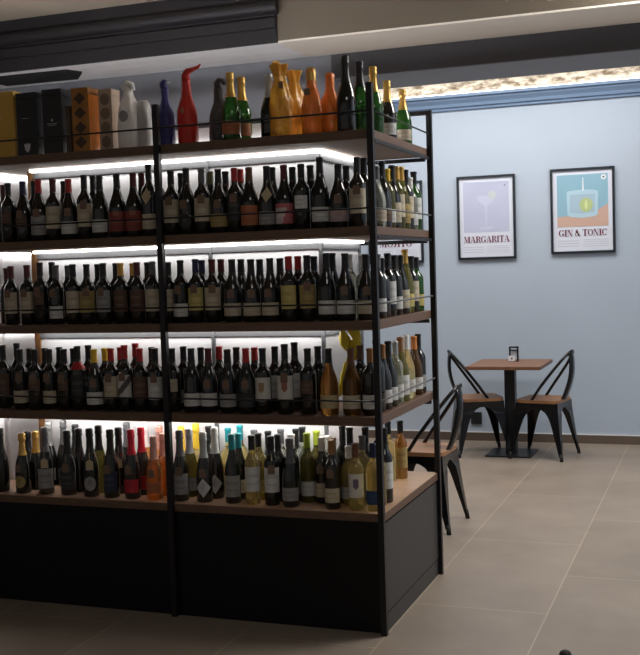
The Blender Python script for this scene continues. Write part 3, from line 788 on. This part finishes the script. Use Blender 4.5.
def poster(xc, zc, w, h, label, text, tw, art):
    o = empty('framed_poster', (xc, W, zc), label, 'poster', 'framed cocktail posters on the blue-grey wall')
    a, b, f = w/2, h/2, .020
    def fr(bm):
        add_box(bm,-a,-a+f,-.025,0,-b,b); add_box(bm,a-f,a,-.025,0,-b,b); add_box(bm,-a+f,a-f,-.025,0,-b,-b+f); add_box(bm,-a+f,a-f,-.025,0,b-f,b)
    part('frame', o, M_fr, fr)
    p = boxpart('print', o, M_paper, (-a+f,a-f,-.012,-.004,-b+f,b-f))
    part('title_lettering', o, pm('maroon_ink', srgb(112,52,72), .5), lambda bm: title(bm, text, -tw/2, tw/2, -b+f+.125, .056, -.0150))
    def fine(bm):
        for k in range(3): add_box(bm, -a+f+.035, -.03, -.0130,-.0122, -b+f+.085-k*.022, -b+f+.089-k*.022)
        for k in range(4): add_box(bm, .0, a-f-.035, -.0130,-.0122, -b+f+.092-k*.018, -b+f+.095-k*.018)
    part('small_print', o, pm('faint_grey_ink', (.46,.48,.55), .5), fine)
    art(o, a-f, b-f)
    return o
def disc(bm, cx, cz, rx, rz, y0, y1, n=28): add_prism(bm, [(cx+rx*math.cos(2*PI*k/n), cz+rz*math.sin(2*PI*k/n)) for k in range(n)], 1, y0, y1)
def art_marg(o, a, b):
    x0, x1, z0, z1 = -a+.035, a-.035, -b+.215, b-.035
    boxpart('picture', o, pm('lavender_print', (.47,.50,.67), .4, noise=(5,.06,(1,1,1))), (x0,x1,-.0132,-.012,z0,z1))
    g = pm('pale_glass_print', (.54,.57,.73), .4)
    def glass(bm):
        add_prism(bm, [(-.075,z1-.12),(.075,z1-.12),(.070,z1-.165),(.02,z1-.20),(.008,z1-.215),(.006,z0+.045),(-.006,z0+.045),(-.008,z1-.215),(-.02,z1-.20),(-.070,z1-.165)],1,-.0142,-.0132)
        disc(bm, 0, z0+.035, .060, .018, -.0142, -.0132)
    part('printed_glass', o, g, glass)
    part('printed_lime', o, pm('pale_lime_print', (.53,.58,.62), .4), lambda bm: disc(bm, .055, z1-.115, .04, .035, -.0149, -.0143))
    part('printed_dot', o, pm('dark_print', (.1,.12,.2), .5), lambda bm: disc(bm, x1-.035, z1-.035, .006,.006,-.0142,-.0132))
def art_gin(o, a, b):
    x0, x1, z0, z1 = -a+.035, a-.035, -b+.205, b-.035
    boxpart('picture', o, pm('turquoise_print', (.25,.44,.56), .4, noise=(4,.08,(1,1,1))), (x0,x1,-.0132,-.012,z0,z1))
    part('printed_table', o, pm('peach_print', (.56,.38,.32), .4), lambda bm: add_prism(bm, [(x0,z0),(x1,z0),(x1,z0+.185),(x1-.09,z0+.13),(-.05,z0+.095),(x0,z0+.085)],1,-.0138,-.0132))
    part('printed_glass', o, pm('pale_blue_print', (.42,.60,.72), .4), lambda bm: (add_prism(bm, [(-.125,z0+.10),(-.10,z0+.082),(.0,z0+.072),(.10,z0+.082),(.125,z0+.10),(.13,z0+.29),(-.13,z0+.29)],1,-.0144,-.0138), disc(bm,0,z0+.29,.13,.018,-.0146,-.0138)))
    part('printed_liquid', o, pm('mid_blue_print', (.36,.50,.62), .4), lambda bm: add_prism(bm, [(-.105,z0+.12),(0,z0+.105),(.10,z0+.12),(.105,z0+.27),(-.105,z0+.27)],1,-.0149,-.0146))
    part('printed_lime', o, pm('lime_print', (.44,.54,.26), .4), lambda bm: disc(bm, .03, z0+.18, .055,.06,-.0154,-.0149))
    part('printed_lime', o, pm('lime_core_print', (.62,.70,.34), .4), lambda bm: disc(bm, .03, z0+.18, .012,.04,-.0159,-.0154))
    part('printed_straw', o, pm('white_print', (.75,.80,.85), .4), lambda bm: add_prism(bm, [(.000,z0+.30),(.014,z0+.30),(.010,z0+.41),(.004,z0+.41)],1,-.0154,-.0149))
    part('printed_badge', o, pm('white_print', (.75,.80,.85), .4), lambda bm: disc(bm, x1-.035, z1-.03, .022,.022,-.0142,-.0132))
    part('badge_dot', o, pm('dark_print', (.1,.12,.2), .5), lambda bm: disc(bm, x1-.035, z1-.03, .009,.007,-.0147,-.0142))
def art_moj(o, a, b):
    x0, x1, z0, z1 = -a+.035, a-.035, -b+.215, b-.035
    boxpart('picture', o, pm('pale_mint_print', (.40,.58,.56), .4, noise=(5,.06,(1,1,1))), (x0,x1,-.0132,-.012,z0,z1))
    part('printed_glass', o, pm('pale_glass_print', (.56,.60,.76), .4), lambda bm: add_prism(bm, [(-.06,z0+.05),(.06,z0+.05),(.075,z0+.33),(-.075,z0+.33)],1,-.0142,-.0132))
poster(-.541,1.955,.508,.724,'black-framed MARGARITA poster with pale lavender picture','MARGARITA',.40,art_marg)
poster(.276,1.975,.530,.716,'black-framed GIN & TONIC poster with turquoise and peach picture','GIN & TONIC',.40,art_gin)
poster(-1.362,1.945,.508,.724,'black-framed MOJITO poster, seen between the shelves','MOJITO',.30,art_moj)
o = empty('wall_socket', (-.672,W,.20), 'dark grey square wall socket low behind the table', 'socket')
boxpart('cover_plate', o, M_dkplate, (-.048,.048,-.012,0,-.052,.052), .003)

# ------------------------------------------------------------------ bistro table and chairs
t = empty('bistro_table', (-.255,4.42,0), 'square wooden-topped bistro table on a dark pedestal', 'table', rot=0)
boxpart('tabletop', t, M_ttop, (-.295,.295,-.33,.33,.717,.745), .003)
part('pedestal', t, M_dkplate, lambda bm: (add_box(bm,-.042,.042,-.042,.042,.012,.705), add_box(bm,-.15,.15,-.15,.15,.705,.716)))
boxpart('base_plate', t, M_dkplate, (-.185,.185,-.19,.19,0,.012), .003)
m = empty('menu_holder', (-.245,4.55,.745), 'small black menu holder with a white card on the bistro table', 'menu holder')
def holder(bm):
    add_box(bm,-.038,-.026,-.012,.012,.004,.122); add_box(bm,.026,.038,-.012,.012,.004,.122); add_box(bm,-.038,.038,-.012,.012,.110,.122); add_box(bm,-.026,.026,-.010,.010,.088,.097); add_box(bm,-.038,.038,-.02,.02,0,.005)
part('stand', m, M_black, holder)
boxpart('card', m, pm('white_card',(.75,.77,.82),.5), (-.040,.012,-.030,-.028,.004,.048))
boxpart('card_insert', m, pm('grey_card',(.42,.46,.52),.5), (-.020,.022,-.002,.002,.045,.088))
boxpart('printed_mark', bpy.data.objects['card'], pm('grey_ink',(.15,.15,.18),.5), (-.020,-.006,-.0305,-.030,.016,.034))

def chair_mesh():
    P = {}
    def seat(bm):
        n = 40; pts = []
        for k in range(n):
            a = 2*PI*k/n; c, s = math.cos(a), math.sin(a); e = .30
            pts.append((.183*math.copysign(abs(c)**e, c), .178*math.copysign(abs(s)**e, s)))
        add_prism(bm, pts, 2, .445, .470)
    bm = bmesh.new(); seat(bm); P['seat'] = mesh('seat', bm, M_seat, .002)
    bm = bmesh.new()
    for s in (-1,1):
        add_box(bm, s*.174-.0015, s*.174+.0015, -.150, .150, .400, .445)
        add_box(bm, -.150, .150, s*.168-.0015, s*.168+.0015, .400, .445)
    P['apron'] = mesh('apron', bm, M_chair)
    # one leg: folded sheet with two flanges, each sweeping up into half an arch
    def leg(sx, sy):
        bm = bmesh.new(); th = .003
        out = lambda z: .170 + .050*(1-z/.445)**1.15
        zs = [.03,.10,.18,.26,.31,.345,.375,.395,.402]
        wd = [.024,.034,.048,.062,.074,.088,.110,.140,.165]
        for fl in (0,1):
            rows = []
            for z, w in zip(zs, wd):
                c = out(z)
                if fl == 0: a = (sx*c, sy*c, z); b = (sx*(c-w), sy*(c if z < .35 else .168), z)
                else: a = (sx*c, sy*c, z); b = (sx*(c if z < .35 else .172), sy*(c-w), z)
                rows.append((a,b))
            c = .172; rows.append(((sx*c, sy*c, .445), (sx*(c-.165), sy*.168, .445) if fl == 0 else (sx*.172, sy*(c-.165), .445)))
            V = [[bm.verts.new(p) for p in r] for r in rows]
            off = Vector((0,-sy*th,0)) if fl == 0 else Vector((-sx*th,0,0))
            V2 = [[bm.verts.new(Vector(p)+off) for p in r] for r in rows]
            for i in range(len(V)-1):
                bm.faces.new((V[i][0],V[i][1],V[i+1][1],V[i+1][0])); bm.faces.new((V2[i][1],V2[i][0],V2[i+1][0],V2[i+1][1]))
                bm.faces.new((V[i][0],V[i+1][0],V2[i+1][0],V2[i][0])); bm.faces.new((V[i][1],V2[i][1],V2[i+1][1],V[i+1][1]))
        return mesh('leg', bm, M_chair)
    P['legs'] = [leg(sx,sy) for sx in (-1,1) for sy in (-1,1)]
    def foot(sx,sy):
        bm = bmesh.new(); c = .209; add_tube(bm, [(sx*(c-.004),sy*(c-.004),.055),(sx*(c+.004),sy*(c+.004),.0)], .0135, 10); return mesh('rubber_foot', bm, M_rubber)
    P['feet'] = [foot(sx,sy) for sx in (-1,1) for sy in (-1,1)]
    # hoop back: rises from mid-seat on both sides, leans back (-y is the back of the chair)
    bm = bmesh.new(); pts = []
    for k in range(25):
        u = -1+2*k/24
        ang = u*PI/2
        x = math.sin(ang)*.150 + .018*u; c = math.cos(ang)
        h = c**.62 if c > 0 else 0
        pts.append((x*(1.05-.10*h), .055-.275*(h**1.0)-.02*h, .455+.395*h))
    pts = [(-.168,.058,.440)]+pts[1:-1]+[(.168,.058,.440)]
    add_tube(bm, pts, .012, 10); P['hoop'] = mesh('back_hoop', bm, M_chair)
    bm = bmesh.new()
    rows = []
    for k in range(9):
        v = k/8; z = .45+.385*v; y = -.168-.068*math.sin(v*PI*.5)-.02*math.sin(v*PI); w = .070-.020*v
        rows.append([bm.verts.new((-w,y,z)),bm.verts.new((0,y-.008,z)),bm.verts.new((w,y,z)),bm.verts.new((w,y+.012,z)),bm.verts.new((0,y-.005,z)),bm.verts.new((-w,y+.012,z))])
    for a, b in zip(rows, rows[1:]):
        for i in range(6): bm.faces.new((a[i],a[(i+1)%6],b[(i+1)%6],b[i])).smooth = True
    bm.faces.new(rows[0][::-1]); bm.faces.new(rows[-1])
    P['slat'] = mesh('back_slat', bm, M_chair)
    return P
CH = chair_mesh()
def chair(x, y, rot, label):
    o = empty('bistro_chair', (x,y,0), label, 'chair', 'black metal chairs with wooden seats', rot)
    obj('seat', CH['seat'], o); obj('apron', CH['apron'], o); obj('back_hoop', CH['hoop'], o); obj('back_slat', CH['slat'], o)
    for l, f in zip(CH['legs'], CH['feet']): obj('rubber_foot', f, obj('leg', l, o))
    return o
chair(-.52, 4.42, math.radians(-66), 'black metal chair with wooden seat at the table, on the socket side')
chair(.02, 4.36, math.radians(79), 'black metal chair with wooden seat at the table, on the open floor side')
chair(-.335, 1.93, math.radians(88), 'black metal chair with wooden seat standing just behind the shelving')
o = part('floor_stop', None, M_rubber, lambda bm: add_lathe(bm, [(0,0),(.024,0),(.024,.012),(.020,.020),(.010,.026),(0,.027)], 20), loc=(.765,-.065,0))
tag(o, 'small round black rubber stop on the floor tiles at the picture edge', 'floor stop')

# ------------------------------------------------------------------ lights: unseen lamps at the ceiling, one added as front fill
def area(name, loc, sx, sy, power, col=(1,.96,.9), rot=(0,0,0)):
    l = bpy.data.lights.new(name, 'AREA'); l.shape = 'RECTANGLE'; l.size = sx; l.size_y = sy; l.energy = power; l.color = col
    o = bpy.data.objects.new(name, l); C.objects.link(o); o.location = loc; o.rotation_euler = rot
area('unseen_ceiling_lamp', (-.2,3.9,3.33), 2.8,1.0, 34)
area('unseen_ceiling_lamp', (-3.5,4.0,3.33), 2.4,1.0, 25)
area('unseen_ceiling_lamp', (1.8,1.5,3.33), 1.4,1.0, 46)
area('unseen_ceiling_lamp', (1.2,-2.6,3.33), 1.0,1.0, 5)  # added fill from the front for the top shelf and bulkhead
w = bpy.data.worlds.new('room_air'); bpy.context.scene.world = w; w.use_nodes = True
w.node_tree.nodes['Background'].inputs[0].default_value = (1,.90,.80,1); w.node_tree.nodes['Background'].inputs[1].default_value = WORLD

# ------------------------------------------------------------------ camera
cam = bpy.data.cameras.new('camera'); co = bpy.data.objects.new('camera', cam); C.objects.link(co)
cam.sensor_fit = 'HORIZONTAL'; cam.sensor_width = 36; cam.lens = 1080.17*36/640
# for a frame taller than wide the horizontal fit still holds the 640-pixel width
yaw, pitch, roll = .3558, .0558, -.0316
F = Vector((-math.sin(yaw)*math.cos(pitch), math.cos(yaw)*math.cos(pitch), -math.sin(pitch)))
r = Vector((math.cos(yaw), math.sin(yaw), 0)); u = r.cross(F)
Rr = math.cos(roll)*r + math.sin(roll)*u; U = -math.sin(roll)*r + math.cos(roll)*u
co.matrix_world = Matrix.Translation((1.3553,-4.322,1.5698)) @ Matrix((Rr, U, -F)).transposed().to_4x4()
cam.clip_start = .05
sc = bpy.context.scene; sc.camera = co
sc.view_settings.view_transform = 'Standard'; sc.view_settings.look = 'None'; sc.view_settings.gamma = 1; sc.view_settings.exposure = EXPOSURE
sc.view_settings.use_curve_mapping = False
